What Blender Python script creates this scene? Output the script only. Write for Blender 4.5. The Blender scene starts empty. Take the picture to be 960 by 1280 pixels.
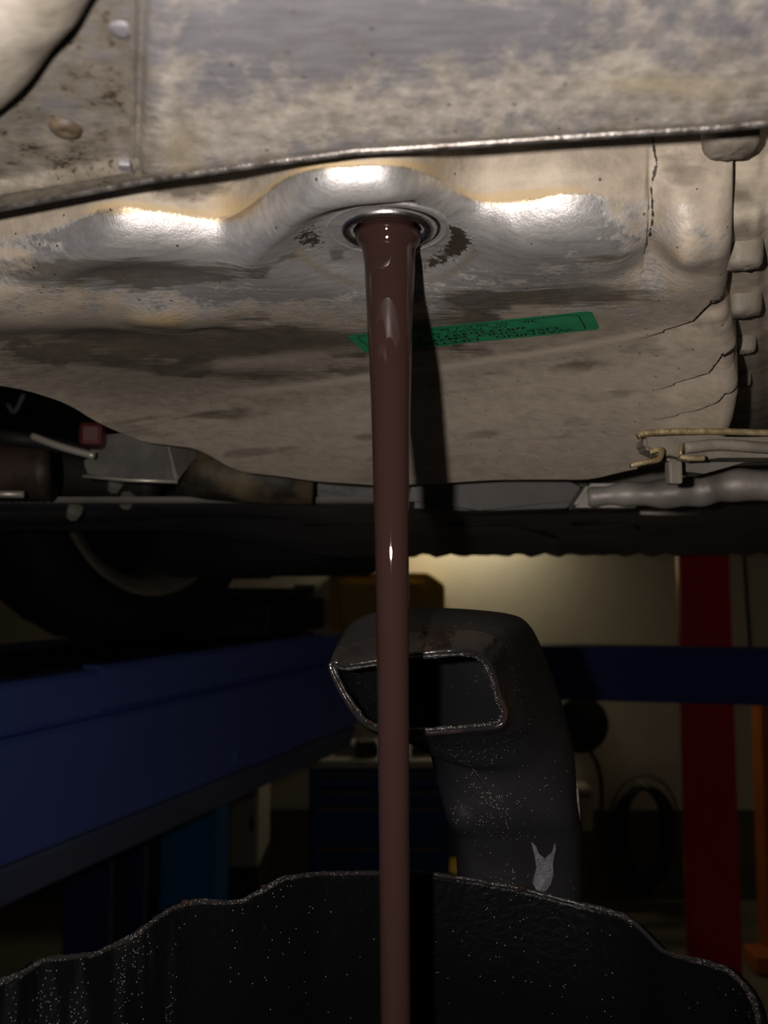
import bpy, bmesh, math, random
import numpy as np
from mathutils import Vector, Matrix
random.seed(7); rng = np.random.default_rng(7)
C = bpy.context.scene.collection
sc = bpy.context.scene

# ------------------------------------------------------------------ camera, light, exposure
F = 1040.0                      # focal length in pixels of the 960x1280 frame
TH = math.atan(80 / F)          # camera pitched up
H = 1.95                        # camera height over the workshop floor
cam_d = bpy.data.cameras.new('camera'); cam = bpy.data.objects.new('camera', cam_d); C.objects.link(cam)
cam.location = (0, 0, H); cam.rotation_euler = (math.pi / 2 + TH, 0, 0)
cam_d.sensor_fit = 'VERTICAL'; cam_d.sensor_height = 36.0; cam_d.lens = F / 1280 * 36.0
cam_d.clip_start = 0.005; cam_d.clip_end = 60
cam_d.dof.use_dof = True; cam_d.dof.focus_distance = 0.265; cam_d.dof.aperture_fstop = 17.0
sc.camera = cam
sc.view_settings.view_transform = 'Standard'; sc.view_settings.look = 'None'
sc.view_settings.exposure = 0.0; sc.view_settings.gamma = 1.0; sc.view_settings.use_curve_mapping = False

w = bpy.data.worlds.new('world'); sc.world = w; w.use_nodes = True
w.node_tree.nodes['Background'].inputs[0].default_value = (1.0, 0.85, 0.6, 1)
w.node_tree.nodes['Background'].inputs[1].default_value = 0.002

def light(name, kind, loc, energy, color, **k):
    d = bpy.data.lights.new(name, kind); d.energy = energy; d.color = color
    for a, b in k.items(): setattr(d, a, b)
    o = bpy.data.objects.new(name, d); C.objects.link(o); o.location = loc
    return o
# the phone's own flash beside its lens
FLASH = light('phone_flash', 'POINT', (-0.021, 0.0, H + 0.006), 2.5, (1.0, 0.93, 0.87), shadow_soft_size=0.0022)

# ------------------------------------------------------------------ helpers
def ratio(py):                  # z over y along the ray through image row py
    v = (640 - np.asarray(py, float)) / F
    return (math.sin(TH) + v * math.cos(TH)) / (math.cos(TH) - v * math.sin(TH))
def at(px, py, Y):              # point on the ray at distance Y ahead
    r = ratio(py); z = Y * r
    dep = Y * math.cos(TH) + z * math.sin(TH)
    return Vector(((px - 480) / F * dep, Y, H + z))
def on(px, py, z):              # point of the horizontal plane z (relative to the camera)
    return at(px, py, z / float(ratio(py)))
def interp(x, pts):
    p = np.array(pts, float); return np.interp(x, p[:, 0], p[:, 1])
def smooth(x, pts):             # smoothed polyline
    s = 0
    for k in (-14, -7, 0, 7, 14): s = s + interp(np.asarray(x, float) + k, pts)
    return s / 5
def sstep(a, b, x):
    t = np.clip((x - a) / (b - a), 0, 1); return t * t * (3 - 2 * t)

def vnoise(x, y, seed=0):
    xi = np.floor(x).astype(int); yi = np.floor(y).astype(int); fx = x - xi; fy = y - yi
    fx = fx * fx * (3 - 2 * fx); fy = fy * fy * (3 - 2 * fy)
    def h(a, b):
        n = (a * 374761393 + b * 668265263 + seed * 974634777) & 0xffffffff
        n = ((n ^ (n >> 13)) * 1274126177) & 0xffffffff
        return ((n ^ (n >> 16)) & 0xffff) / 65535.0
    return (h(xi, yi) * (1 - fx) + h(xi + 1, yi) * fx) * (1 - fy) + (h(xi, yi + 1) * (1 - fx) + h(xi + 1, yi + 1) * fx) * fy
def fbm(x, y, oct=4, seed=0):
    s = 0; a = .5
    for k in range(oct): s = s + a * vnoise(x * 2 ** k + 31 * k, y * 2 ** k + 17 * k, seed + k); a *= .5
    return s

def link(name, me, m=None, parent=None):
    o = bpy.data.objects.new(name, me); C.objects.link(o)
    if m is not None:
        for q in (m if isinstance(m, (list, tuple)) else [m]): me.materials.append(q)
    if parent is not None:
        o.parent = parent; o.matrix_parent_inverse = Matrix.Translation(-PW(parent))
    return o
def PW(p):
    v = Vector(p.location)
    if p.parent: v = v if p.parent is None else v
    return Vector((0, 0, 0)) if p.type != 'EMPTY' else v
def tag(o, label=None, cat=None, group=None, kind=None):
    if label: o['label'] = label
    if cat: o['category'] = cat
    if group: o['group'] = group
    if kind: o['kind'] = kind
    return o
def thing(name, label, cat, loc, group=None):
    o = bpy.data.objects.new(name, None); C.objects.link(o); o.location = loc; o.empty_display_size = .05
    return tag(o, label, cat, group)
def grid_mesh(name, X, m=None, parent=None, closed=False, attrs=None, sm=True):
    nr, nc = X.shape[:2]
    me = bpy.data.meshes.new(name)
    co = X.reshape(-1, 3)
    idx = np.arange(nr * nc).reshape(nr, nc)
    if closed: idx = np.concatenate([idx, idx[:, :1]], 1)
    q = np.stack([idx[:-1, :-1], idx[:-1, 1:], idx[1:, 1:], idx[1:, :-1]], -1).reshape(-1, 4)
    me.vertices.add(len(co)); me.vertices.foreach_set('co', co.astype('f').ravel())
    me.loops.add(q.size); me.loops.foreach_set('vertex_index', q.astype('i').ravel())
    me.polygons.add(len(q)); me.polygons.foreach_set('loop_start', (np.arange(len(q)) * 4).astype('i'))
    me.polygons.foreach_set('loop_total', np.full(len(q), 4, 'i'))
    me.update(calc_edges=True); me.validate()
    me.polygons.foreach_set('use_smooth', np.full(len(me.polygons), sm))
    for k, v in (attrs or {}).items():
        a = me.attributes.new(k, 'FLOAT', 'POINT'); a.data.foreach_set('value', np.clip(v, 0, 1).astype('f').ravel())
    return link(name, me, m, parent)
def from_bm(name, bm, m=None, parent=None, sm=False):
    bmesh.ops.recalc_face_normals(bm, faces=bm.faces)
    me = bpy.data.meshes.new(name); bm.to_mesh(me); bm.free()
    if sm:
        for p in me.polygons: p.use_smooth = True
    return link(name, me, m, parent)
def frame(a, b, up=None):
    d = (Vector(b) - Vector(a)); n = d.normalized()
    u = Vector(up) if up is not None else (Vector((0, 0, 1)) if abs(n.z) < .9 else Vector((0, 1, 0)))
    s = n.cross(u).normalized(); t = s.cross(n)
    return n, s, t
def box(bm, c, size, rz=0, bev=0.0, R=None):
    M = Matrix.Translation(Vector(c)) @ (R if R is not None else Matrix.Rotation(rz, 4, 'Z')) @ Matrix.Diagonal((*size, 1))
    r = bmesh.ops.create_cube(bm, size=1, matrix=M)
    if bev:
        es = list({e for v in r['verts'] for e in v.link_edges})
        bmesh.ops.bevel(bm, geom=es, offset=bev, segments=2, affect='EDGES', profile=.5)
def tube(bm, pts, rad, n=12, cap=True):
    pts = [Vector(p) for p in pts]; rings = []; prev = None
    for i, p in enumerate(pts):
        a = pts[max(i - 1, 0)]; b = pts[min(i + 1, len(pts) - 1)]; d = (b - a).normalized()
        if prev is None:
            u = Vector((0, 0, 1)) if abs(d.z) < .9 else Vector((1, 0, 0)); s = d.cross(u).normalized()
        else: s = (prev - d * prev.dot(d)).normalized()
        prev = s; t = d.cross(s); r = rad[i] if isinstance(rad, (list, tuple)) else rad
        rings.append([bm.verts.new(p + (s * math.cos(2 * math.pi * k / n) + t * math.sin(2 * math.pi * k / n)) * r) for k in range(n)])
    for A, B in zip(rings, rings[1:]):
        for k in range(n): bm.faces.new((A[k], A[(k + 1) % n], B[(k + 1) % n], B[k]))
    if cap: bm.faces.new(rings[0][::-1]); bm.faces.new(rings[-1])
def spline(pts, n=8):
    P = [Vector(p) for p in pts]; out = []
    for i in range(len(P) - 1):
        p0 = P[max(i - 1, 0)]; p1 = P[i]; p2 = P[i + 1]; p3 = P[min(i + 2, len(P) - 1)]
        for k in range(n):
            t = k / n
            out.append(.5 * ((2 * p1) + (p2 - p0) * t + (2 * p0 - 5 * p1 + 4 * p2 - p3) * t * t + (3 * p1 - p0 - 3 * p2 + p3) * t ** 3))
    out.append(P[-1]); return out
def lathe(bm, prof, c, axis='z', n=48, M=None):
    M = M or Matrix.Translation(Vector(c)); rings = []
    for r, h in prof:
        rings.append([bm.verts.new(M @ Vector((r * math.cos(2 * math.pi * k / n), r * math.sin(2 * math.pi * k / n), h))) for k in range(n)])
    for A, B in zip(rings, rings[1:]):
        for k in range(n): bm.faces.new((A[k], A[(k + 1) % n], B[(k + 1) % n], B[k]))
def prism(bm, pts, off):        # polygon pts extruded by vector off
    a = [bm.verts.new(Vector(p)) for p in pts]; b = [bm.verts.new(Vector(p) + Vector(off)) for p in pts]
    bm.faces.new(a[::-1]); bm.faces.new(b); n = len(a)
    for k in range(n): bm.faces.new((a[k], a[(k + 1) % n], b[(k + 1) % n], b[k]))

# ------------------------------------------------------------------ materials
def mat(name, c1, c2=None, scale=20, rough=.5, rough2=None, metal=0.0, bump=0.0, bscale=None, coat=0.0, detail=6, lo=.35, hi=.65, spec=.5):
    m = bpy.data.materials.new(name); m.use_nodes = True; nt = m.node_tree; N = nt.nodes; L = nt.links
    b = N['Principled BSDF']; b.inputs['Metallic'].default_value = metal; b.inputs['Roughness'].default_value = rough
    b.inputs['Coat Weight'].default_value = coat; b.inputs['Coat Roughness'].default_value = .05
    b.inputs['Specular IOR Level'].default_value = spec
    tc = N.new('ShaderNodeTexCoord'); nz = N.new('ShaderNodeTexNoise'); nz.inputs['Scale'].default_value = scale; nz.inputs['Detail'].default_value = detail
    L.new(tc.outputs['Object'], nz.inputs['Vector'])
    cr = N.new('ShaderNodeValToRGB'); cr.color_ramp.elements[0].position = lo; cr.color_ramp.elements[1].position = hi
    cr.color_ramp.elements[0].color = (*c1, 1); cr.color_ramp.elements[1].color = (*(c2 or [min(1, x * 1.25) for x in c1]), 1)
    L.new(nz.outputs['Fac'], cr.inputs['Fac']); L.new(cr.outputs['Color'], b.inputs['Base Color'])
    if rough2 is not None:
        mr = N.new('ShaderNodeMapRange'); mr.inputs['To Min'].default_value = rough; mr.inputs['To Max'].default_value = rough2
        L.new(nz.outputs['Fac'], mr.inputs['Value']); L.new(mr.outputs['Result'], b.inputs['Roughness'])
    if bump:
        n2 = N.new('ShaderNodeTexNoise'); n2.inputs['Scale'].default_value = bscale or scale * 4; n2.inputs['Detail'].default_value = 5
        L.new(tc.outputs['Object'], n2.inputs['Vector'])
        bp = N.new('ShaderNodeBump'); bp.inputs['Strength'].default_value = 1; bp.inputs['Distance'].default_value = bump
        L.new(n2.outputs['Fac'], bp.inputs['Height']); L.new(bp.outputs['Normal'], b.inputs['Normal'])
    return m

def fleck_plastic(name, base, dens=.06, rough=.42, fscale=2600, bump=.0004, spec=.3):
    """rough black plastic with pale flecks painted in as the glints of droplets and swarf"""
    m = bpy.data.materials.new(name); m.use_nodes = True; nt = m.node_tree; N = nt.nodes; L = nt.links
    b = N['Principled BSDF']; b.inputs['Specular IOR Level'].default_value = spec
    tc = N.new('ShaderNodeTexCoord')
    vo = N.new('ShaderNodeTexVoronoi'); vo.inputs['Scale'].default_value = fscale; L.new(tc.outputs['Object'], vo.inputs['Vector'])
    sp = N.new('ShaderNodeSeparateColor'); L.new(vo.outputs['Color'], sp.inputs['Color'])
    nz = N.new('ShaderNodeTexNoise'); nz.inputs['Scale'].default_value = 28; nz.inputs['Detail'].default_value = 5; L.new(tc.outputs['Object'], nz.inputs['Vector'])
    mm = N.new('ShaderNodeMapRange'); mm.inputs['From Min'].default_value = .42; mm.inputs['From Max'].default_value = .72; mm.inputs['To Min'].default_value = 0; mm.inputs['To Max'].default_value = dens
    L.new(nz.outputs['Fac'], mm.inputs['Value'])
    lt = N.new('ShaderNodeMath'); lt.operation = 'LESS_THAN'; L.new(sp.outputs[0], lt.inputs[0]); L.new(mm.outputs['Result'], lt.inputs[1])
    dl = N.new('ShaderNodeMath'); dl.operation = 'LESS_THAN'; dl.inputs[1].default_value = .38; L.new(vo.outputs['Distance'], dl.inputs[0])
    mu = N.new('ShaderNodeMath'); mu.operation = 'MULTIPLY'; L.new(lt.outputs[0], mu.inputs[0]); L.new(dl.outputs[0], mu.inputs[1])
    mx = N.new('ShaderNodeMix'); mx.data_type = 'RGBA'; mx.inputs[6].default_value = (*base, 1); mx.inputs[7].default_value = (.30, .27, .26, 1)
    L.new(mu.outputs[0], mx.inputs[0]); L.new(mx.outputs[2], b.inputs['Base Color'])
    b.inputs['Roughness'].default_value = rough
    bp = N.new('ShaderNodeBump'); bp.inputs['Strength'].default_value = 1; bp.inputs['Distance'].default_value = bump
    n2 = N.new('ShaderNodeTexNoise'); n2.inputs['Scale'].default_value = 420; n2.inputs['Detail'].default_value = 4; L.new(tc.outputs['Object'], n2.inputs['Vector'])
    L.new(n2.outputs['Fac'], bp.inputs['Height']); L.new(bp.outputs['Normal'], b.inputs['Normal'])
    return m

def dirty_metal(name, bare, dust, brown, gold, rough_b=.36, metal=.85, fine=260.0, mott=.78, mw=.22):
    """bare aluminium under dust, driven by the painted wear masks dust / brown / gold / black of the mesh"""
    m = bpy.data.materials.new(name); m.use_nodes = True; nt = m.node_tree; N = nt.nodes; L = nt.links
    b = N['Principled BSDF']; tc = N.new('ShaderNodeTexCoord')
    def noise(s, d=6, stretch=None):
        n = N.new('ShaderNodeTexNoise'); n.inputs['Scale'].default_value = s; n.inputs['Detail'].default_value = d; n.inputs['Roughness'].default_value = .62
        if stretch:
            mp = N.new('ShaderNodeMapping'); mp.inputs['Scale'].default_value = stretch; mp.inputs['Rotation'].default_value = (0, 0, .25)
            L.new(tc.outputs['Object'], mp.inputs['Vector']); L.new(mp.outputs['Vector'], n.inputs['Vector'])
        else: L.new(tc.outputs['Object'], n.inputs['Vector'])
        return n.outputs['Fac']
    def math_(op, a, c):
        n = N.new('ShaderNodeMath'); n.operation = op; n.use_clamp = False
        for i, v in enumerate((a, c)):
            if isinstance(v, (int, float)): n.inputs[i].default_value = v
            else: L.new(v, n.inputs[i])
        return n.outputs[0]
    def rng_(v, a, c, lo=0., hi=1.):
        n = N.new('ShaderNodeMapRange'); n.inputs['From Min'].default_value = a; n.inputs['From Max'].default_value = c
        n.inputs['To Min'].default_value = lo; n.inputs['To Max'].default_value = hi; L.new(v, n.inputs['Value']); return n.outputs['Result']
    def mask(attr, s, amt, w_=mw):      # painted mask broken up by fine noise
        a = N.new('ShaderNodeAttribute'); a.attribute_name = attr
        v = math_('ADD', a.outputs['Fac'], math_('MULTIPLY', math_('SUBTRACT', s, .5), amt))
        return rng_(v, .5 - w_, .5 + w_)
    nf = noise(fine, 8); nm = noise(fine * .28, 8); ns = noise(fine * .5, 6, (.25, 1.6, 1)); ng = noise(fine * 4, 4)
    def mix(f, a, c):
        n = N.new('ShaderNodeMix'); n.data_type = 'RGBA'; L.new(f, n.inputs[0])
        for i, v in ((6, a), (7, c)):
            if isinstance(v, tuple): n.inputs[i].default_value = (*v, 1)
            else: L.new(v, n.inputs[i])
        return n.outputs[2]
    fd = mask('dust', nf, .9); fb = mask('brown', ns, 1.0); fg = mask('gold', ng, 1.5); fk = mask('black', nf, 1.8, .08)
    col = mix(rng_(ns, .35, .65), bare, tuple(x * .72 for x in bare))
    dcol = mix(rng_(nm, .34, .66), tuple(x * mott for x in dust), tuple(min(1, x * 1.12) for x in dust))
    col = mix(fd, col, dcol)
    col = mix(math_('MULTIPLY', fb, .82), col, mix(rng_(nm, .3, .7), tuple(x * .6 for x in brown), brown))
    fp = mask('pale', ns, .9, .4)
    col = mix(math_('MULTIPLY', fp, .8), col, tuple(min(1, x * 1.55) for x in dust))
    col = mix(math_('MULTIPLY', fg, .75), col, gold)
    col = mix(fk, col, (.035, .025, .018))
    # small dark specks
    vo = N.new('ShaderNodeTexVoronoi'); vo.inputs['Scale'].default_value = 520; L.new(tc.outputs['Object'], vo.inputs['Vector'])
    sp = N.new('ShaderNodeSeparateColor'); L.new(vo.outputs['Color'], sp.inputs['Color'])
    speck = math_('MULTIPLY', math_('LESS_THAN', sp.outputs[0], .035), math_('LESS_THAN', vo.outputs['Distance'], .22))
    col = mix(math_('MULTIPLY', speck, .8), col, tuple(x * .4 for x in brown))
    L.new(col, b.inputs['Base Color'])
    cover = math_('MAXIMUM', math_('MAXIMUM', fd, math_('MULTIPLY', fb, .55)), math_('MULTIPLY', fk, 1.0))
    L.new(rng_(cover, 0, 1, metal, .0), b.inputs['Metallic'])
    L.new(math_('ADD', rng_(cover, 0, 1, rough_b, .62), math_('MULTIPLY', math_('SUBTRACT', nf, .5), .12)), b.inputs['Roughness'])
    hsum = math_('ADD', math_('MULTIPLY', nf, .6), math_('ADD', math_('MULTIPLY', ng, .22), math_('MULTIPLY', cover, .5)))
    bp = N.new('ShaderNodeBump'); bp.inputs['Strength'].default_value = .7; bp.inputs['Distance'].default_value = .00034
    L.new(hsum, bp.inputs['Height']); L.new(bp.outputs['Normal'], b.inputs['Normal'])
    return m

M_pan = dirty_metal('pan_metal', (.84, .81, .80), (.46, .385, .305), (.082, .064, .041), (.52, .37, .18), rough_b=.47, metal=.80, fine=620)
M_plate = dirty_metal('plate_metal', (.25, .24, .26), (.41, .365, .32), (.15, .125, .085), (.42, .33, .20), rough_b=.5, metal=.3, fine=900, mott=.55, mw=.36)
M_rim = mat('bead_metal', (.10, .085, .075), (.35, .32, .30), 300, .3, .5, metal=.8, bump=.0002)
M_chrome = mat('washer_metal', (.52, .49, .48), (.66, .63, .62), 200, .22, .34, metal=1, bump=.00005)
M_bore = mat('bore_metal', (.05, .04, .04), (.12, .10, .09), 200, .3, metal=.9)
M_oil = mat('dark_oil', (.0285, .0140, .0118), (.030, .0148, .0125), 5, .022, spec=.5)
M_green = mat('sticker_green', (.014, .27, .115), (.025, .36, .15), 120, .35, .5, bump=.0001, coat=.25)
M_ink = mat('sticker_ink', (.004, .012, .010), None, 50, .5)
M_flange = dirty_metal('flange_metal', (.45, .41, .36), (.55, .47, .37), (.10, .075, .05), (.42, .33, .2), metal=.3)
M_gold = mat('zinc_yellow', (.30, .22, .11), (.62, .50, .28), 260, .45, metal=.5, bump=.0003)
M_cast = mat('cast_grey', (.17, .145, .115), (.30, .26, .21), 60, .6, bump=.0006, bscale=200)
M_shield = mat('heat_shield', (.22, .19, .17), (.62, .56, .51), 22, .5, metal=.3, bump=.0008, bscale=60)
M_darkpl = mat('dark_undertray', (.16, .145, .125), (.26, .235, .20), 12, .6, bump=.001, bscale=30)
M_under = mat('underbody_black', (.012, .011, .010), (.028, .025, .022), 8, .7, bump=.002, bscale=25)
M_rust = mat('rusty_casing', (.03, .024, .018), (.22, .16, .09), 38, .6, metal=.2, bump=.001, bscale=80, lo=.4, hi=.7)
M_redpl = mat('red_plastic', (.07, .008, .008), None, 30, .5)
M_tyre = mat('tyre_rubber', (.018, .017, .016), (.03, .028, .026), 30, .7, bump=.0008, bscale=90)
M_alloy = mat('alloy_dull', (.42, .38, .32), (.60, .54, .46), 10, .4, metal=.5)
M_brake = mat('brake_iron', (.02, .018, .016), (.04, .035, .03), 20, .6)
M_blue = mat('lift_blue', (.105, .165, .56), (.135, .20, .64), 3, .42, bump=.0006, bscale=40, detail=8)
M_blue2 = mat('beam_blue', (.02, .045, .26), (.025, .055, .3), 3, .45, bump=.0006, bscale=40)
M_blueflange = mat('lift_blue_pale', (.13, .16, .29), (.17, .20, .33), 6, .5)  # lighter, greyer lift blue for the lower flange and post lips
M_bluepost = mat('post_blue', (.012, .15, .42), (.016, .18, .48), 3, .5)
M_bluecab = mat('cabinet_blue', (.008, .06, .22), (.01, .07, .26), 3, .45)
M_red = mat('post_red', (.60, .010, .036), (.66, .013, .042), 2, .25, coat=.3)
M_orange = mat('orange_paint', (.50, .13, .012), (.6, .17, .02), 4, .45)
M_yellow = mat('yellow_paint', (.40, .25, .010), (.46, .30, .014), 4, .5)
M_wall = mat('wall_paint', (.62, .57, .46), (.70, .64, .52), 1.5, .8, bump=.002, bscale=12)
M_dado = mat('dado_paint', (.10, .09, .075), (.14, .13, .11), 2, .7)
M_floor = mat('floor_concrete', (.16, .14, .10), (.25, .22, .16), 1.8, .6, bump=.002, bscale=20)
M_ceil = mat('ceiling_paint', (.45, .43, .38), None, 2, .9)
M_black = mat('black_rubber', (.010, .010, .010), (.018, .017, .016), 20, .5)
M_pale = mat('pale_enamel', (.45, .41, .33), (.55, .5, .41), 4, .5)
def sheen_plastic(name):
    m = fleck_plastic(name, (.0035, .0034, .0040), .014, .36, 2600, .0004, .12); nt = m.node_tree; N = nt.nodes; L = nt.links; b = N['Principled BSDF']
    a = N.new('ShaderNodeAttribute'); a.attribute_name = 'left_sheen'
    mr = N.new('ShaderNodeMapRange'); mr.inputs['To Min'].default_value = .14; mr.inputs['To Max'].default_value = 1.6
    L.new(a.outputs['Fac'], mr.inputs['Value']); L.new(mr.outputs['Result'], b.inputs['Specular IOR Level'])
    th = [n for n in N if n.type == 'MATH' and n.operation == 'LESS_THAN' and n.inputs[1].is_linked][0]; src = th.inputs[1].links[0].from_socket
    ad = N.new('ShaderNodeMath'); ad.operation = 'MULTIPLY_ADD'; ad.inputs[1].default_value = .09; L.new(a.outputs['Fac'], ad.inputs[0]); L.new(src, ad.inputs[2]); L.new(ad.outputs[0], th.inputs[1])
    return m
M_canbody = sheen_plastic('can_wall_plastic')
M_can = fleck_plastic('can_plastic', (.0035, .0034, .0040), .03, .5, 2600, .00012, .16)
M_canside = fleck_plastic('can_plastic_flecked', (.0130, .0124, .0136), .12, .42, 2600, .0002, .36)
M_edge = fleck_plastic('cut_edge_plastic', (.020, .018, .018), .7, .30, 2600, .0006)
M_scuff = mat('scuffed_plastic', (.09, .085, .10), (.17, .16, .18), 350, .6, bump=.0005)
M_oily = mat('oil_wet_plastic', (.014, .013, .014), (.034, .020, .016), 38, .14, .26, lo=.5, hi=.64, bump=.0007, bscale=110)
M_lamp = bpy.data.materials.new('lamp_tube'); M_lamp.use_nodes = True
M_lamp.node_tree.nodes['Principled BSDF'].inputs['Emission Color'].default_value = (1, .86, .58, 1)
M_lamp.node_tree.nodes['Principled BSDF'].inputs['Emission Strength'].default_value = 2.2

# ------------------------------------------------------------------ setting: the workshop
def struct(name, c, size, m, rz=0):
    bm = bmesh.new(); box(bm, c, size, rz); o = from_bm(name, bm, m); o['kind'] = 'structure'; return o
struct('floor', (0.5, 1.2, -.05), (10, 9, .1), M_floor)
struct('ceiling', (0.5, 1.2, 3.55), (10, 9, .1), M_ceil)
struct('wall_back', (0.5, 5.25, 1.75), (10, .1, 3.5), M_wall)
struct('wall_left', (-4.05, 1.2, 1.75), (.1, 8, 3.5), M_wall)
struct('wall_right', (5.05, 1.2, 1.75), (.1, 8, 3.5), M_wall)
struct('wall_front', (0.5, -2.85, 1.75), (10, .1, 3.5), M_wall)
struct('trim_1', (0.5, 5.19, .265), (8.9, .02, .53), M_dado)

def tube_lamp(c, L_, label, en, rz=0):
    t = thing('strip_lamp', label, 'lamp', c)
    bm = bmesh.new(); box(bm, Vector(c) + Vector((0, 0, .03)), (L_, .09, .05), rz, .008); box(bm, Vector(c) + Vector((0, .10, .03)), (.2, .17, .03), rz); from_bm('lamp_housing', bm, M_pale, t)
    bm = bmesh.new(); d = Vector((math.cos(rz), math.sin(rz), 0)) * (L_ / 2 - .03)
    tube(bm, [Vector(c) - d - Vector((0, 0, .012)), Vector(c) + d - Vector((0, 0, .012))], .013, 10); from_bm('lamp_tube', bm, M_lamp, t, True)
    return t
# lit strip lamp on the back wall just above what the car hides, and unseen room fill
def wall_lamp():
    c = at(580, 625, 5.02)
    t = tube_lamp(c, .95, 'lit strip lamp high on the back wall above the yellow unit, hidden by the car', 0)
    return c
LC = wall_lamp()
L1 = light('strip_lamp_light', 'AREA', LC + Vector((0, -.02, -.045)), 3.4, (1, .88, .62), shape='RECTANGLE', size=.85, size_y=.04)
L2 = light('room_fill_light', 'AREA', (3.2, 1.4, 3.45), 2.6, (1, .88, .66), shape='RECTANGLE', size=1.4, size_y=.2)  # unseen overhead light added to brighten the red post's front
L3 = light('room_fill_light', 'AREA', (-1.2, 4.0, 3.45), .3, (1, .88, .66), shape='RECTANGLE', size=1.4, size_y=.2)

# ------------------------------------------------------------------ the car (seen from below)
D = Vector((.3747, .9272, 0)); E = Vector((.9272, -.3747, 0))       # along the car, across it
car = thing('car', 'underside of a raised car with dirty metal oil pan, splash plate and one wheel', 'car', (0, .9, H))

Z0 = .085
HX, HY = 484.0, 314.0
hole = on(HX, HY, Z0)
crease_pts = [(-80, 462), (0, 470), (150, 494), (330, 489), (600, 453), (760, 428), (860, 405), (960, 385)]
end_pts = [(-80, 478), (0, 481), (35, 488), (80, 503), (120, 528), (180, 553), (250, 561), (275, 577), (300, 590), (340, 594), (400, 603), (480, 608), (620, 600), (740, 600), (790, 588), (860, 575), (960, 560)]
high_pts = [(-80, 322), (0, 308), (90, 284), (130, 262), (180, 267), (245, 277), (295, 287), (320, 264), (345, 228), (400, 214), (470, 211), (530, 215), (562, 238), (590, 264), (630, 260), (670, 251), (715, 244), (760, 250), (800, 256), (880, 255), (960, 250)]
R0 = .0185
SL = .42
def groove(px, py, line, width, depth, side=0):
    """crease along an image-space line of the pan; side makes one flank steep"""
    best = np.full(np.shape(px), 1e9); sg = np.zeros(np.shape(px))
    L_ = np.array(line, float)
    for a, b in zip(L_[:-1], L_[1:]):
        d = b - a; n = np.hypot(*d); t = np.clip(((px - a[0]) * d[0] + (py - a[1]) * d[1]) / n ** 2, 0, 1)
        qx = px - a[0] - t * d[0]; qy = py - a[1] - t * d[1]; r = np.hypot(qx, qy); s = (d[0] * qy - d[1] * qx)
        k = r < best; best = np.where(k, r, best); sg = np.where(k, np.sign(s), sg)
    if side: wd = np.where(sg * side > 0, width * 14, width)
    else: wd = width
    return depth * np.exp(-(best / wd) ** 2)
def bump(px, py, cx, cy, rx, ry, h, rot=0):
    c, s = math.cos(rot), math.sin(rot); u = (px - cx) * c + (py - cy) * s; v = -(px - cx) * s + (py - cy) * c
    return h * np.exp(-(u / rx) ** 2 - (v / ry) ** 2)
FOLDS = [[(816, 170), (822, 205), (815, 235), (817, 270), (812, 300)]]
CRACKS = [[(903, 262), (906, 300), (902, 345), (890, 380), (868, 402), (832, 414)],
          [(912, 425), (905, 445), (888, 468), (862, 476), (845, 481)],
          [(912, 490), (900, 505), (872, 516), (850, 520)]]
CS = -1
def pan_dz(px, py, x, y):
    rho = np.hypot(x - hole.x, y - hole.y)
    ro = .030 + .011 * sstep(-.012, .012, y - hole.y)
    z = .0058 * (1 - sstep(.0165, ro, rho))
    z = z + bump(px, py, 205, 392, 62, 16, -.0030) + bump(px, py, 195, 348, 120, 18, .0022) + bump(px, py, 30, 385, 80, 26, -.003)
    z = z + bump(px, py, 270, 418, 26, 6, .0012) + bump(px, py, 110, 430, 170, 18, .003)
    z = z + groove(px, py, FOLDS[0], 3.0, .0035, -1) + groove(px, py, [(812, 150), (812, 330)], 26, .0045)
    z = z + bump(px, py, 856, 290, 26, 70, -.0035) + bump(px, py, 800, 352, 90, 16, .0028, -.15)
    for c in CRACKS: z = z + groove(px, py, c, 1.3, .0030, CS)
    z = z + .0010 * (fbm(px / 110, py / 60, 2, 3) - .48) + .00018 * (fbm(px / 22, py / 16, 3, 9) - .45)
    return z
def wide(x, pts):                # gaussian-smoothed polyline
    x = np.asarray(x, float); s = 0; n = 0
    for k in range(-60, 61, 6):
        g = math.exp(-(k / 34) ** 2); s = s + g * interp(x + k, pts); n += g
    return s / n
def pan_xyz(px, py):             # flat bottom, then the rear part that dips towards the camera
    r = ratio(py); rc = ratio(wide(px, crease_pts)); Yc = Z0 / rc; W_ = .012
    Y = np.where(r >= rc, Z0 / r, (Z0 + SL * Yc) / (r + SL))
    for _ in range(14):
        q = np.clip((Y - Yc) / W_, -30, 30); f = Z0 - SL * W_ * np.log1p(np.exp(q)) - r * Y; fp = -SL / (1 + np.exp(-q)) - r
        Y = Y - f / fp
    z = Y * r
    dep = Y * math.cos(TH) + z * math.sin(TH); x = (px - 480) / F * dep
    return x, Y, z + pan_dz(px, py, x, Y)
def edge_right(py):
    return interp(py, [(150, 870), (230, 880), (262, 888), (300, 893), (350, 891), (390, 886), (415, 897), (440, 903), (470, 901), (486, 906), (510, 907), (535, 901), (565, 890)])
nu = 560
u = np.linspace(0, 1, nu)
pxc = -70 + u * (893 + 70)
hl = wide(pxc, high_pts); rh = ratio(hl)
R0 = .0175 - .0085 * np.exp(-((pxc - 445) / 90) ** 4)
zloc = Z0
Yf = (zloc + .53 * R0) / rh + .88 * R0
pf = 640 - F * np.tan(np.arctan(Z0 / Yf) - TH)      # image row of the front line on the base plane
pe = smooth(pxc, end_pts)
rows = []; RP = []
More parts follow.
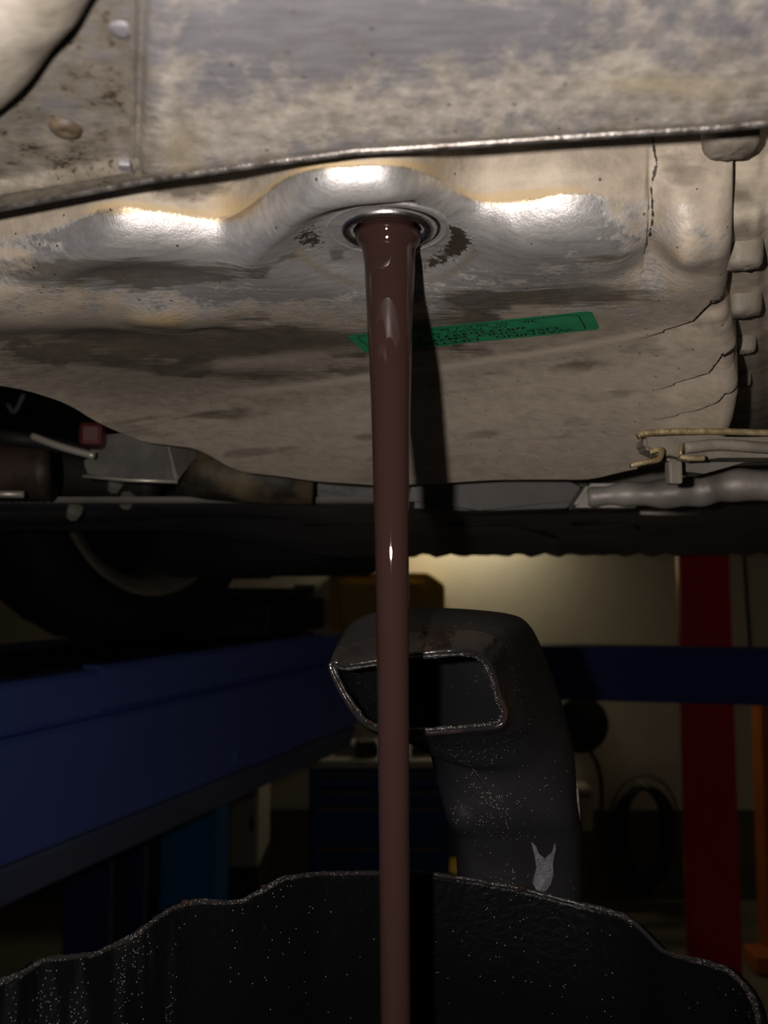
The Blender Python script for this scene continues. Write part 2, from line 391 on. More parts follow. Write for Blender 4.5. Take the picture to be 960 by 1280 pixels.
# wall and fillet rows
for h in (.030, .016, .008, .003):
    rows.append(('wall', h))
for k in range(24): rows.append(('arc', (1 - k / 24) * math.radians(84)))
for k in range(330): rows.append(('flat', k / 329))
for h in (.004, .012, .03): rows.append(('back', h))
X = np.zeros((len(rows), nu, 3)); PX = np.zeros((len(rows), nu)); PY = np.zeros((len(rows), nu))
for i, (kd, v) in enumerate(rows):
    s = v ** 1.0 if kd == 'flat' else (0 if kd in ('wall', 'arc') else 1)
    py = pf + (pe - pf) * s
    er = edge_right(py); px = -70 + u * (er + 70)
    x, Y, z = pan_xyz(px, py)
    PX[i] = px; PY[i] = py
    if kd in ('arc', 'wall'):
        a = v if kd == 'arc' else math.radians(84)
        # re-evaluate displacement at the moved place so bulges run up the front
        Y2 = Y - R0 * math.sin(a); zb = Z0 + R0 * (1 - math.cos(a))
        if kd == 'wall': Y2 = Y2 - v * .1; zb = zb + v
        x2 = (px - 480) / F * (Y2 * math.cos(TH) + zb * math.sin(TH))
        ap = 640 - F * np.tan(np.arctan(Z0 / Y2) - TH)
        dz = pan_dz(px, ap, x2, Y2)
        X[i, :, 0] = x2; X[i, :, 1] = Y2; X[i, :, 2] = zb + dz
        PY[i] = 640 - F * np.tan(np.arctan((zb + dz) / Y2) - TH)
    else:
        if kd == 'back': z = z + v; Y = Y + .002
        X[i, :, 0] = x; X[i, :, 1] = Y; X[i, :, 2] = z
# right side wall columns
ext = []
for k in range(1, 11):
    a = k / 10 * math.radians(88); c = X[:, -1:, :].copy(); rr = .005
    c[:, 0, 0] += rr * math.sin(a); c[:, 0, 2] += rr * (1 - math.cos(a)); ext.append(c)
for h in (.004, .010, .03):
    c = ext[9].copy(); c[:, 0, 2] += h; ext.append(c)
X = np.concatenate([X] + ext, 1)
PX = np.concatenate([PX] + [PX[:, -1:]] * len(ext), 1); PY = np.concatenate([PY] + [PY[:, -1:]] * len(ext), 1)
X[..., 2] += H
nz1 = fbm(PX / 60, PY / 22, 5, 21); nz2 = fbm(PX / 24, PY / 9, 4, 40)
def soft(v, a): return v * (1 + a * (nz1 - .48) * 3)
dist = np.hypot((PX - 484) / 1.0, (PY - 312) / .45)
# bare metal: around the drain and a band along the front left
HLX = wide(PX, high_pts)
segw = np.clip(bump(PX, PY * 0, 215, 0, 115, 1, 1.3) + bump(PX, PY * 0, 440, 0, 120, 1, 1.5) + bump(PX, PY * 0, 665, 0, 75, 1, 1.4), 0, 1)
bare = bump(PX, PY, 430, 318, 330, 62, 1.5) + 1.3 * segw * sstep(-12, 4, PY - HLX) * (1 - sstep(30, 75, PY - HLX))
bare = np.clip(bare + (nz2 - .46) * 1.1 * (bare > .08), 0, 1)
dust = np.clip(.98 - 1.0 * bare, 0, 1)
dust = np.clip(dust + .9 * (1 - sstep(-16, -3, PY - HLX)), 0, 1)
brown = (bump(PX, PY, 150, 342, 190, 22, .85) + bump(PX, PY, 90, 425, 220, 16, .62, .08) + bump(PX, PY, 330, 425, 160, 20, .75) + bump(PX, PY, 560, 400, 90, 12, .5)
         + bump(PX, PY, 700, 372, 130, 13, .72) + bump(PX, PY, 200, 222, 120, 14, .5) + bump(PX, PY, 275, 518, 40, 6, .7) + bump(PX, PY, 460, 546, 22, 5, .7)
         + bump(PX, PY, 120, 452, 120, 9, .55, .1) + bump(PX, PY, 500, 430, 90, 10, .55) + bump(PX, PY, 760, 322, 60, 12, .5) + bump(PX, PY, 740, 455, 40, 7, .4)
         + bump(PX, PY, 230, 236, 50, 16, .6) + bump(PX, PY, 330, 468, 100, 9, .45) + bump(PX, PY, 850, 215, 40, 50, .35)
         + .42 * np.exp(-((dist - 92) / 26) ** 2) * (.75 + .25 * np.sin(np.arctan2(PY - 312, PX - 484) * 2)))
brown = brown * (.9 + 1.1 * nz1)
ang = np.arctan2((PY - 312) / .45, PX - 484)
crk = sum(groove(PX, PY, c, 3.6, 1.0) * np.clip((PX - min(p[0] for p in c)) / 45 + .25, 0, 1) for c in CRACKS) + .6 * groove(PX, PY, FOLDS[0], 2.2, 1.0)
gold = (.75 * np.exp(-((PY - HLX + 9) / 6) ** 2) * segw * (.4 + 1.2 * nz2) + bump(PX, PY, 205, 392, 48, 12, .8) + bump(PX, PY, 150, 262, 34, 8, .8) + bump(PX, PY, 290, 258, 40, 22, .7) + bump(PX, PY, 380, 205, 60, 8, .5) + bump(PX, PY, 650, 245, 60, 10, .7)
        + bump(PX, PY, 840, 320, 25, 30, .5) + .5 * np.exp(-((dist - 118) / 9) ** 2) * (PY > 325) + bump(PX, PY, 545, 205, 30, 12, .5))
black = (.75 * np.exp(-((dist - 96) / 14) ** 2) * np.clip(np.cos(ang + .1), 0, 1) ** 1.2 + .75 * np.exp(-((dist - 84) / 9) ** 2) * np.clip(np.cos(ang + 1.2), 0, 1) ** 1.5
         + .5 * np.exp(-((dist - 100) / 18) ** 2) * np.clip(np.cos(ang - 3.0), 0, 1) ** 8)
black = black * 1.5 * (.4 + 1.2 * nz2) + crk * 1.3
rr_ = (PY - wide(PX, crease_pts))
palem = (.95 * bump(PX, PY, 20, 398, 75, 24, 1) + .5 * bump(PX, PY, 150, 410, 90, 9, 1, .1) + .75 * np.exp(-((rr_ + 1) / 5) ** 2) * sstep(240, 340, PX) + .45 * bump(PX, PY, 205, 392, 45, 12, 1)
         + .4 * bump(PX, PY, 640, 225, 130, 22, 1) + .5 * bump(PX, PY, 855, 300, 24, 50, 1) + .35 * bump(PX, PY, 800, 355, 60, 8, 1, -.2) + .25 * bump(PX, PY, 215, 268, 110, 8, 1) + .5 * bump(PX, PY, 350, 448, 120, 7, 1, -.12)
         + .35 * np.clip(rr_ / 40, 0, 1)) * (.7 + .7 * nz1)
strk = fbm((PX + PY * 1.2) / 90, (PY + PX * .12) / 9, 4, 71)
brown = brown + .42 * sstep(.46, .72, strk) * np.clip(rr_ / 12, 0, 1) + .35 * sstep(.5, .65, nz1) * (PY > 330)
pale = bump(PX, PY, 30, 395, 70, 26, 1)
brown = np.clip(brown - pale * .8, 0, 1)
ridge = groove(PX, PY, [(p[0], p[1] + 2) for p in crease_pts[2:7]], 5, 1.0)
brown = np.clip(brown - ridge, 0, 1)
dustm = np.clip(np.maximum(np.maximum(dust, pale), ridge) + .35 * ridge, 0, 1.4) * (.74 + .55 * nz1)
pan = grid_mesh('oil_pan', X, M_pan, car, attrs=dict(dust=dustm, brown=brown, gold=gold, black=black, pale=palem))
pan['label'] = 'stained dull metal oil pan with rust and bright worn spots'
# the hole is cut out of the pan sheet under the washer
bm = bmesh.new(); bm.from_mesh(pan.data)
dead = [f for f in bm.faces if all(math.hypot(v.co.x - hole.x, v.co.y - hole.y) < .0092 and v.co.z < H + Z0 + .02 for v in f.verts)]
bmesh.ops.delete(bm, geom=dead, context='FACES'); bm.to_mesh(pan.data); bm.free()

ZH = Z0 + .0058
hc = Vector((hole.x, hole.y, H + ZH))
bm = bmesh.new()
lathe(bm, [(.0165, .0004), (.0162, -.0003), (.0153, -.0005), (.0148, -.0001), (.0147, .0006)], hc, n=96)
from_bm('seat_groove', bm, M_pan, pan, True)
bm = bmesh.new()
lathe(bm, [(.0146, .0009), (.0142, .0000), (.0136, -.0003), (.0131, -.0001), (.0126, .0016)], hc, n=96)
from_bm('outer_seal_ring', bm, M_chrome, pan, True)
bm = bmesh.new()
lathe(bm, [(.0122, .0018), (.0122, -.0004), (.0116, -.0012), (.0104, -.0012), (.0097, -.0006), (.0093, .0008), (.0092, .003)], hc, n=96)
from_bm('inner_washer', bm, M_chrome, pan, True)
bm = bmesh.new()
lathe(bm, [(.0155, .0016), (.0095, .002), (.0088, .003), (.0086, .010), (.0086, .018), (.001, .018)], hc, n=64)
from_bm('drain_bore', bm, M_bore, pan, True)

# green sticker glued on the pan, with its print
SQ = [(750, 411), (457, 441), (739, 387), (432, 419)]     # reading-wise top left, top right, bottom left, bottom right
def stick(a, v, lift):          # a 0..1 along the reading direction, v 0 top .. 1 bottom
    P = [np.array(p, float) for p in SQ]
    W = [np.array(pan_xyz(np.array([p[0]]), np.array([p[1]]))).ravel()[:2] for p in P]
    xy = (W[0] * (1 - a) + W[1] * a) * (1 - v) + (W[2] * (1 - a) + W[3] * a) * v
    # surface height under that point
    r = Z0 / xy[1]; py = 640 - F * math.tan(math.atan(r) - TH); px = 480 + F * xy[0] / (xy[1] * math.cos(TH) + Z0 * math.sin(TH))
    z = pan_xyz(np.array([px]), np.array([py]))[2][0]
    return Vector((xy[0], xy[1], H + z - lift))
bm = bmesh.new(); na, nv = 60, 16
def cornered(a, v):             # rounded corners
    return a, v
G = [[bm.verts.new(stick(min(max(i / na, 0), 1), j / nv, .00035)) for i in range(na + 1)] for j in range(nv + 1)]
GP = [[g.co.copy() for g in row_] for row_ in G]
for j in range(nv):
    for i in range(na):
        if (i in (0,) or i == na - 1) and (j in (0, nv - 1)):
            q = [G[j][i], G[j][i + 1], G[j + 1][i + 1], G[j + 1][i]]
            k = {(0, 0): 0, (na - 1, 0): 1, (na - 1, nv - 1): 2, (0, nv - 1): 3}[(i, j)]
            q.pop(k); bm.faces.new(q)
        else: bm.faces.new((G[j][i], G[j][i + 1], G[j + 1][i + 1], G[j + 1][i]))
stk = from_bm('sticker', bm, [M_green, M_ink], pan, True); stk['label'] = 'green warning sticker with black upside-down print'
def on_sticker(a, v, lift):      # point on the sticker's own facets
    a = min(max(a, 0), .9999) * na; v = min(max(v, 0), .9999) * nv; i, j = int(a), int(v); fa, fv = a - i, v - j
    p = (GP[j][i] * (1 - fa) + GP[j][i + 1] * fa) * (1 - fv) + (GP[j + 1][i] * (1 - fa) + GP[j + 1][i + 1] * fa) * fv
    return p - Vector((0, 0, lift))
def stick_text(s, a0, a1, v, h):
    c = bpy.data.curves.new('t', 'FONT'); c.body = s; c.size = 1; c.resolution_u = 2; c.offset = .01
    o = bpy.data.objects.new('t', c); C.objects.link(o); bpy.context.view_layer.update()
    me = o.evaluated_get(bpy.context.evaluated_depsgraph_get()).to_mesh()
    vs = [tuple(q.co) for q in me.vertices]; fs = [tuple(p.vertices) for p in me.polygons]
    bpy.data.objects.remove(o); bpy.data.curves.remove(c)
    x0 = min(q[0] for q in vs); x1 = max(q[0] for q in vs)
    cap = .72
    base = len(ink_v)
    for q in vs: ink_v.append(tuple(on_sticker(a0 + (q[0] - x0) / (x1 - x0) * (a1 - a0), v - q[1] / cap * h, .00022)))
    for f in fs: ink_f.append(tuple(base + k for k in f))
ink_v, ink_f = [], []
def A(px): return (744 - px) / (744 - 445)
hh = .135
for s, p0, p1, v in (('WARNING', 717, 622, .245), ('LIFETIME', 600, 515, .225), ('OIL', 500, 480, .225),
                     ('USE', 699, 662, .42), ('ONLY', 650, 598, .42), ('BMW', 588, 543, .41), ('OIL', 530, 505, .41),
                     ('#83220397114', 664, 528, .585),
                     ('OIL', 643, 622, .735), ('FILLING', 613, 570, .735), ('TEMP', 563, 534, .735),
                     ('30-', 680, 660, .885), ('TO', 648, 632, .885), ('50 C', 624, 594, .885), ('/', 588, 582, .885), ('86-', 576, 560, .885), ('TO', 550, 534, .885)):
    stick_text(s, A(p0), A(p1), v, hh if v < .7 else hh * .8)
# printed border line with rounded ends
def strip(pts, wd=.010):
    for (a, v), (b, q) in zip(pts, pts[1:]):
        dx, dy = (b - a), (q - v) * .19; n = math.hypot(dx, dy) or 1; nx, ny = -dy / n * wd / 2 * .35, dx / n * wd / 2 * 1.6
        k = len(ink_v)
        for aa, vv in ((a + nx, v + ny), (b + nx, q + ny), (b - nx, q - ny), (a - nx, v - ny)): ink_v.append(tuple(on_sticker(aa, vv, .00022)))
        ink_f.append((k, k + 1, k + 2, k + 3))
bd = [(.07, .10), (.055, .13), (.05, .2), (.052, .8), (.058, .88), (.075, .91)] + [(x / 40, .93 - .01 * (x > 20)) for x in range(4, 38)] + [(.955, .90), (.96, .8), (.955, .2), (.94, .10)]
strip(bd, .012)
me = bpy.data.meshes.new('sticker_print'); me.from_pydata(ink_v, [], ink_f); me.update()
o = link('sticker_print', me, M_ink, stk)

# flange beside the pan with its row of bolt bosses
ZF = .0930
def plate_px(name, poly, z, th, m, parent, tilt=None):
    bm = bmesh.new(); prism(bm, [on(a, b, z) for a, b in poly], (0, 0, th)); return from_bm(name, bm, m, parent)
fx = np.linspace(892, 1080, 60); fy = np.linspace(120, 560, 120)
GX, GY = np.meshgrid(fx, fy); r = ratio(GY); ZG = ZF + .016 * (1 - sstep(180, 290, GY)); Yg = ZG / r; xg = (GX - 480) / F * (Yg * math.cos(TH) + ZG * math.sin(TH))
zg = ZG + .003 * (fbm(GX / 40, GY / 30, 4, 5) - .5) + .002 * sstep(945, 960, GX)
XF = np.stack([xg, Yg, zg + H], -1)
n5 = fbm(GX / 30, GY / 30, 4, 77)
flange = grid_mesh('gearbox_flange', XF, M_flange, car, attrs=dict(dust=.7 + .5 * n5, brown=.1 + .5 * (1 - n5), gold=n5 * .3, black=(1 - n5) * .1))
for i, (bx, by, wpx, hpx) in enumerate(((915, 188, 66, 30), (929, 333, 46, 26), (930, 393, 40, 22), (927, 440, 32, 20), (923, 483, 28, 18))):
    zb = ZF - .0055 + (.014 if i == 0 else .0)
    c = on(bx, by, zb); dep = c.y * math.cos(TH) + zb * math.sin(TH); rr = wpx / 2 * dep / F
    bm = bmesh.new(); n = 24; rings = []
    for rf, zz in ((1.08, .012), (1.0, .002), (.93, .0002), (.80, -.0006), (.35, -.0009), (.05, -.001)):
        ring = []
        for k in range(n):
            t = 2 * math.pi * k / n; ct, st = math.cos(t), math.sin(t)
            sx = math.copysign(abs(ct) ** .75, ct) * rr * rf * (1 + .05 * math.sin(3 * t + i)); sy = math.copysign(abs(st) ** .75, st) * rr * rf * .85
            ring.append(bm.verts.new(c + Vector((sx, sy, zz + .0006 * random.random()))))
        rings.append(ring)
    for Aa, B in zip(rings, rings[1:]):
        for k in range(n): bm.faces.new((Aa[k], Aa[(k + 1) % n], B[(k + 1) % n], B[k]))
    bm.faces.new(rings[-1])
    from_bm('bolt_boss', bm, M_cast, flange, True)

# splash plate nearest to the camera
ZP = .0835
pe_pts = [(-80, 273), (0, 258), (80, 243), (160, 228), (300, 207), (440, 188), (560, 180), (760, 166), (960, 152), (1040, 146)]
pxs = np.linspace(-80, 1040, 420); ped = smooth(pxs, pe_pts)
rowsP = 240
PX2 = np.zeros((rowsP, 420)); PY2 = np.zeros((rowsP, 420))
for i in range(rowsP):
    s = i / (rowsP - 1); PX2[i] = pxs; PY2[i] = -90 + (ped + 90) * (1 - (1 - s) ** 1.3)
r = ratio(PY2); Yp = ZP / r; dep = Yp * math.cos(TH) + ZP * math.sin(TH); xp = (PX2 - 480) / F * dep
pl_line = interp(PX2, [(-80, 252), (0, 240), (165, 211)])
left = (1 - sstep(166, 178, PX2 - (PY2 - 210) * -.05)) * (1 - sstep(-4, 3, PY2 - pl_line))
zz = ZP + .0022 * left
zz = zz + groove(PX2, PY2, [(186, -90), (180, 60), (173, 214)], 5, .0009) + groove(PX2, PY2, [(166, -90), (166, 205)], 4, -.0008) + groove(PX2, PY2, [(-80, 252), (0, 239), (165, 209)], 3, -.0006)
zz = zz + groove(PX2, PY2, [(212, -90), (210, 180)], 18, -.0005)
edge = ped - PY2
zz = zz - .0002 * np.exp(-((edge - 6) / 7) ** 2)
zz = zz + .0007 * (fbm(PX2 / 110, PY2 / 90, 2, 50) - .48)
XPl = np.stack([xp, Yp, zz + H], -1)
n6 = fbm(PX2 / 70, PY2 / 50, 5, 90); n7 = fbm(PX2 / 22, PY2 / 18, 4, 60)
dustp = .52 + .5 * (n6 - .48) + 1.3 * (n7 - .47) + .5 * np.exp(-((edge - 45) / 38) ** 2) - .5 * bump(PX2, PY2, 420, 40, 240, 60, 1) + .35 * bump(PX2, PY2, 790, 60, 60, 70, 1) + .5 * bump(PX2, PY2, 215, 130, 16, 110, 1) - .4 * bump(PX2, PY2, 560, 20, 300, 40, 1)
brownp = .75 * (1 - sstep(170, 215, PX2)) + .62 * np.exp(-((edge - 4) / 9) ** 2) + .25 * bump(PX2, PY2, 900, 100, 120, 60, 1) + (n7 - .5) * .9 + bump(PX2, PY2, 420, 90, 200, 50, .22)
goldp = bump(PX2, PY2, 790, 105, 60, 14, .5) + bump(PX2, PY2, 225, 190, 30, 40, .6) + bump(PX2, PY2, 880, 110, 60, 20, .5)
blackp = .34 * (1 - sstep(150, 220, PX2)) * n7 * 1.5 + .25 * np.clip(n7 - .5, 0, 1) * 2
plate = grid_mesh('splash_plate', XPl, M_plate, car, attrs=dict(dust=dustp, brown=brownp, gold=goldp, black=blackp))
plate['label'] = 'pale mottled metal splash plate across the front'
bm = bmesh.new()
pts = [Vector((XPl[-1, k, 0], XPl[-1, k, 1] + .0003, XPl[-1, k, 2] + .0001)) for k in range(0, 420, 6)]
tube(bm, pts, .0009, 10); from_bm('rolled_edge', bm, M_rim, plate, True)
bm = bmesh.new()
c = on(82, 158, ZP + .0022)
lathe(bm, [(.0032, .0008), (.0031, -.0004), (.0026, -.0012), (.0016, -.0014), (.0002, -.0010)], c, n=20); from_bm('rivet', bm, mat('rivet_brown', (.05, .035, .022), (.11, .08, .05), 300, .6), plate, True)
bm = bmesh.new(); c = on(154, 36, ZP + .0024)
lathe(bm, [(.0024, .0008), (.0023, -.0003), (.0012, -.0006), (.0001, -.0006)], c, n=16); from_bm('rivet', bm, M_plate, plate, True)
# small block added to stand for the lip corner's glint
bm = bmesh.new(); c = on(160, 206, ZP); box(bm, c + Vector((-.0006, 0, 0)), (.0026, .0026, .0016), .1, .0005); from_bm('corner_glint_block', bm, M_plate, plate)
# pale ribbed duct in the top left corner
bm = bmesh.new(); pts = spline([on(-150, 180, 0.0870), on(-75, 92, 0.0865), on(-18, 16, 0.0860), on(20, -50, 0.0860), on(60, -120, 0.0860)], 14)
rad = [.0098 + .00025 * math.sin(i * .35) for i in range(len(pts))]; tube(bm, pts, rad, 28)
me_duct = from_bm('pale_duct', bm, mat('duct_metal', (.30, .26, .21), (.48, .43, .37), 140, .28, .5, metal=.3, bump=.0004, bscale=300), car, True)

# brackets, wire and cover on the right
def pxprism(name, poly, Y, th, m, parent, bev=0):
    bm = bmesh.new(); prism(bm, [at(a, b, Y) for a, b in poly], (0, th, 0))
    if bev: bmesh.ops.bevel(bm, geom=list(bm.edges), offset=bev, segments=2, affect='EDGES')
    return from_bm(name, bm, m, parent)
brk = pxprism('bracket', [(806, 545), (960, 546), (1060, 548), (1060, 573), (960, 572), (900, 572), (868, 575), (850, 568), (826, 570), (805, 560)], .335, .012, M_cast, car, .0012)
bm = bmesh.new(); tube(bm, spline([at(797, 546, .325), at(812, 541, .325), at(880, 539, .325), at(960, 541, .325), at(1060, 543, .325)], 6), .0013, 10); from_bm('wire_rod', bm, M_gold, brk, True)
bm = bmesh.new(); tube(bm, spline([at(788, 582, .322), at(805, 578, .322), at(821, 575, .322), at(826, 570, .323), at(826, 562, .325), at(812, 565, .325)], 6), .0011, 10); from_bm('clip_hook', bm, M_gold, brk, True)
bm = bmesh.new(); tube(bm, spline([at(850, 571, .319), at(864, 573, .319), at(880, 573, .320)], 5), [.0011] * 11, 10); tube(bm, [at(852, 555, .322), at(850, 574, .322)], .0008, 8); from_bm('clip_pin', bm, M_gold, brk, True)
bm = bmesh.new(); tube(bm, spline([at(856, 560, .327), at(900, 556, .327), at(960, 560, .327), at(1040, 562, .327)], 5), .0023, 14); from_bm('bracket_tube', bm, M_cast, brk, True)
bm = bmesh.new(); box(bm, at(842, 591, .335), (.0057, .005, .0095), .1, .001); from_bm('bracket_foot', bm, M_cast, brk)
rb = pxprism('dark_bracket_plate', [(846, 588), (880, 592), (930, 578), (1060, 574), (1060, 560), (850, 560)], .36, .012, M_darkpl, car)
shield = []
bm = bmesh.new(); pts = spline([at(735, 622, .46), at(775, 618, .455), at(830, 617, .45), at(880, 612, .44), at(930, 606, .43), at(1060, 615, .42)], 10)
tube(bm, pts, [.0048 + .0036 * min(1, i / 25) + .0006 * math.sin(i * .7) for i in range(len(pts))], 20); from_bm('pale_pipe', bm, M_shield, car, True)
pxprism('grey_cover', [(515, 600), (560, 597), (700, 594), (735, 612), (718, 634), (600, 638), (510, 634)], .50, .03, mat('cover_grey', (.11, .10, .095), (.17, .155, .145), 14, .6, bump=.0006, bscale=60), car, .004)
pxprism('bright_shield_corner', [(716, 634), (735, 604), (800, 604), (800, 634)], .47, .02, M_shield, car, .002)
# rear casings behind the pan on the left
bm = bmesh.new(); pts = [at(225, 590, .54), at(262, 592, .54), at(300, 596, .54), at(345, 600, .54), at(392, 604, .54)]
tube(bm, pts, [.015, .017, .0165, .016, .014], 24); from_bm('rusty_casing', bm, M_rust, car, True)
pxprism('grey_casing', [(385, 585), (430, 600), (480, 600), (530, 600), (530, 630), (440, 628), (390, 618)], .60, .03, mat('casing_grey', (.07, .062, .055), (.24, .22, .205), 30, .5, bump=.001, bscale=60), car, .004)
# left: bracket with a folded pale flange, hoses, red plug
lb = pxprism('bracket', [(112, 545), (205, 536), (218, 600), (110, 594), (104, 580)], .50, .012, mat('bracket_grey', (.09, .082, .075), (.16, .145, .13), 40, .5, bump=.0005), car, .001)
bm = bmesh.new(); a = [at(203, 536, .49), at(262, 548, .56), at(222, 601, .49), at(216, 601, .488)]; prism(bm, a, (0, .002, .001)); from_bm('folded_flange', bm, mat('flange_pale', (.24, .21, .185), (.36, .32, .28), 40, .5), lb)
bm = bmesh.new(); tube(bm, [at(104, 595, .487), at(160, 600, .487), at(222, 602, .487)], .0012, 8); from_bm('bracket_lip', bm, M_alloy, lb, True)
bm = bmesh.new(); box(bm, at(116, 545, .49), (.014, .02, .014), .2, .003); from_bm('red_plug', bm, M_redpl, car)
bm = bmesh.new(); tube(bm, spline([at(-60, 525, .52), at(0, 545, .5), at(50, 552, .5), at(112, 566, .5)], 6), .0045, 14); from_bm('hose', bm, M_black, car, True)
bm = bmesh.new(); tube(bm, spline([at(40, 545, .47), at(75, 558, .47), at(118, 570, .47)], 6), .0022, 10); from_bm('metal_line', bm, M_alloy, car, True)
bm = bmesh.new(); pts = [at(-30 + 4 * k, 590, .56) for k in range(24)]
tube(bm, pts, [.018 + .0025 * (k % 2) for k in range(24)], 20); from_bm('rubber_bellows', bm, mat('brown_rubber', (.035, .022, .018), (.08, .05, .035), 30, .55, bump=.0008), car, True)
bm = bmesh.new(); tube(bm, [at(-40, 617, .5), at(30, 618, .5)], .0022, 10); from_bm('metal_line', bm, M_alloy, car, True)
bm = bmesh.new(); tube(bm, spline([at(10, 505, .5), at(18, 515, .5), at(30, 492, .5)], 5), .0018, 8); from_bm('spring_clip', bm, M_under, car, True)
for q, (bx, by) in enumerate(((158, 628), (143, 608), (92, 642))):
    bm = bmesh.new(); lathe(bm, [(.0001, -.004), (.004, -.004), (.006, 0), (.006, .006)], (0, 0, 0), n=6, M=Matrix.Translation(at(bx, by, .62)) @ Matrix.Rotation(-math.pi / 2 + .9, 4, 'X')); from_bm('bolt_head', bm, M_darkpl, car)
bm = bmesh.new(); tube(bm, spline([at(-80, 640, .72), at(120, 634, .72), at(260, 628, .70), at(420, 634, .72)], 6), .012, 16); from_bm('control_arm', bm, M_under, car, True)
bm = bmesh.new(); tube(bm, spline([at(-80, 600, .66), at(80, 590, .66), at(200, 606, .66)], 6), .022, 16); from_bm('steering_rack', bm, M_under, car, True)

# undertray and black floor of the car
tr = [at(-420, 632, .52)]
def trayedge(px): return float(interp(px, [(-400, 664), (250, 664), (300, 676), (380, 692), (430, 698), (520, 695), (1400, 692)]))
nxx = 200; nyy = 40; XT = np.zeros((nyy, nxx, 3)); ZT = .05
for j in range(nxx):
    px = -350 + j / (nxx - 1) * 1800
    for i in range(nyy):
        s = i / (nyy - 1); p = 628 + (trayedge(px) + (1.6 * math.sin(px * .21) + 1.2 * math.sin(px * .53 + 2) if px > 500 else 0) - 628) * s
        pt = at(px, p, .60 + .42 * s ** 1.2)
        XT[i, j] = pt
lip = XT[-1:].copy(); lip[..., 2] += .02; top = XT[:1].copy(); top[..., 2] += np.where(np.arange(nxx) > 95, .05, .004)
grid_mesh('undertray', np.concatenate([top, XT, lip], 0), M_darkpl, car)
for (x0, y0, x1, y1) in ((560, 655, 640, 655), (640, 655, 700, 672), (800, 641, 872, 643), (715, 655, 780, 650), (380, 656, 470, 652), (790, 655, 798, 660)):
    bm = bmesh.new(); tube(bm, [at(x0, y0, .60 + .42 * ((y0 - 628) / 64) ** 1.2 - .01), at(x1, y1, .60 + .42 * ((y1 - 628) / 64) ** 1.2 - .01)], .0018, 8); from_bm('tray_rib', bm, M_under if y0 > 650 else M_shield, car, True)
bm = bmesh.new(); box(bm, (.35, .95, H + .20), (3.2, 2.1, .02), -.38); from_bm('floor_pan', bm, M_under, car)
bm = bmesh.new(); box(bm, at(340, 712, 1.25) + Vector((0, 0, .035)), (.30, .25, .09), -.38, .035); from_bm('sill_cover', bm, M_under, car, True)
bm = bmesh.new(); box(bm, Vector((-.75, 2.0, H + .30)), (.06, 1.9, .62), -.384, .02); from_bm('wheel_arch_liner', bm, M_under, car)
# wheel
WC = Vector((-.535, 1.70, H + .20)); wa = math.radians(-22 - 8); AX = Vector((math.cos(wa), math.sin(wa), 0))   # axle direction, inner side towards the camera
MW = Matrix.Translation(WC) @ Vector((0, 0, 1)).rotation_difference(AX).to_matrix().to_4x4()
bm = bmesh.new()
lathe(bm, [(.232, .075), (.25, .092), (.28, .100), (.31, .095), (.325, .082), (.33, .06), (.33, -.06), (.325, -.082), (.31, -.095), (.28, -.1), (.25, -.092), (.232, -.075)], WC, n=96, M=MW)
wheel = from_bm('wheel', bm, M_tyre, car, True); wheel['label'] = 'black tyre on alloy rim standing on the lift runway'
bm = bmesh.new()
lathe(bm, [(.240, .094), (.238, .097), (.228, .092), (.212, .084), (.204, .070), (.200, .02), (.19, -.06), (.225, -.085)], WC, n=96, M=MW); from_bm('rim', bm, M_alloy, wheel, True)
for k in range(28):
    bm = bmesh.new(); t = 2 * math.pi * k / 28
    for s in (-1, 0, 1):
        M = MW @ Matrix.Rotation(t + .03 * s, 4, 'Z') @ Matrix.Translation((.331, 0, s * .04)) @ Matrix.Rotation(.3 * s, 4, 'X') @ Matrix.Diagonal((.006, .05, .03, 1))
        bmesh.ops.create_cube(bm, size=1, matrix=M)
    from_bm('tread_block', bm, M_tyre, wheel)
bm = bmesh.new(); lathe(bm, [(.001, .03), (.15, .03), (.155, .02), (.155, -.0), (.001, 0)], WC, n=48, M=MW); from_bm('brake_disc', bm, M_brake, wheel, True)
for k in range(5):
    bm = bmesh.new(); M = MW @ Matrix.Rotation(2 * math.pi * k / 5 + .3, 4, 'Z') @ Matrix.Translation((.12, 0, -.055)) @ Matrix.Diagonal((.19, .04, .02, 1)); bmesh.ops.create_cube(bm, size=1, matrix=M); from_bm('spoke', bm, M_brake, wheel)

# ------------------------------------------------------------------ falling oil
dep0 = hc.y
prof = [(283, 484, 66), (296, 485, 84), (301, 486, 80), (307, 486, 70), (314, 486, 66), (330, 487, 64), (360, 487, 61.5), (400, 487, 58), (460, 488, 52), (540, 488.5, 47.5), (620, 489, 44.5), (700, 490, 43), (800, 491, 42), (950, 492, 40.5), (1100, 493, 39.5), (1280, 494.5, 38.5), (1500, 496, 38), (1700, 498, 37.5)]
ys = np.linspace(283, 1700, 340); P_ = np.array(prof, float)
cx = np.interp(ys, P_[:, 0], P_[:, 1]); wd = np.interp(ys, P_[:, 0], P_[:, 2])
wd = 37.5 + 28 * np.exp(-(ys - 314) / 230) + 15 * np.exp(-np.maximum(ys - 297, 0) ** 2 / 90) - 16 * (1 - sstep(283, 297, ys))   # oil thins as it falls
SX = np.zeros((340, 48, 3))
for i in range(340):
    c = at(cx[i], ys[i], dep0); dep = c.y * math.cos(TH) + (c.z - H) * math.sin(TH); rr = wd[i] / 2 * dep / F
    for k in range(48):
        t = 2 * math.pi * k / 48
        SX[i, k] = (c.x + rr * math.cos(t), c.y + rr * math.sin(t) * .92, c.z)
SX[0, :, 2] = hc.z + .004
st = grid_mesh('oil_stream', SX, M_oil, closed=True)
tag(st, 'thick brown stream of used oil falling from the drain hole into the cut canister', 'oil')

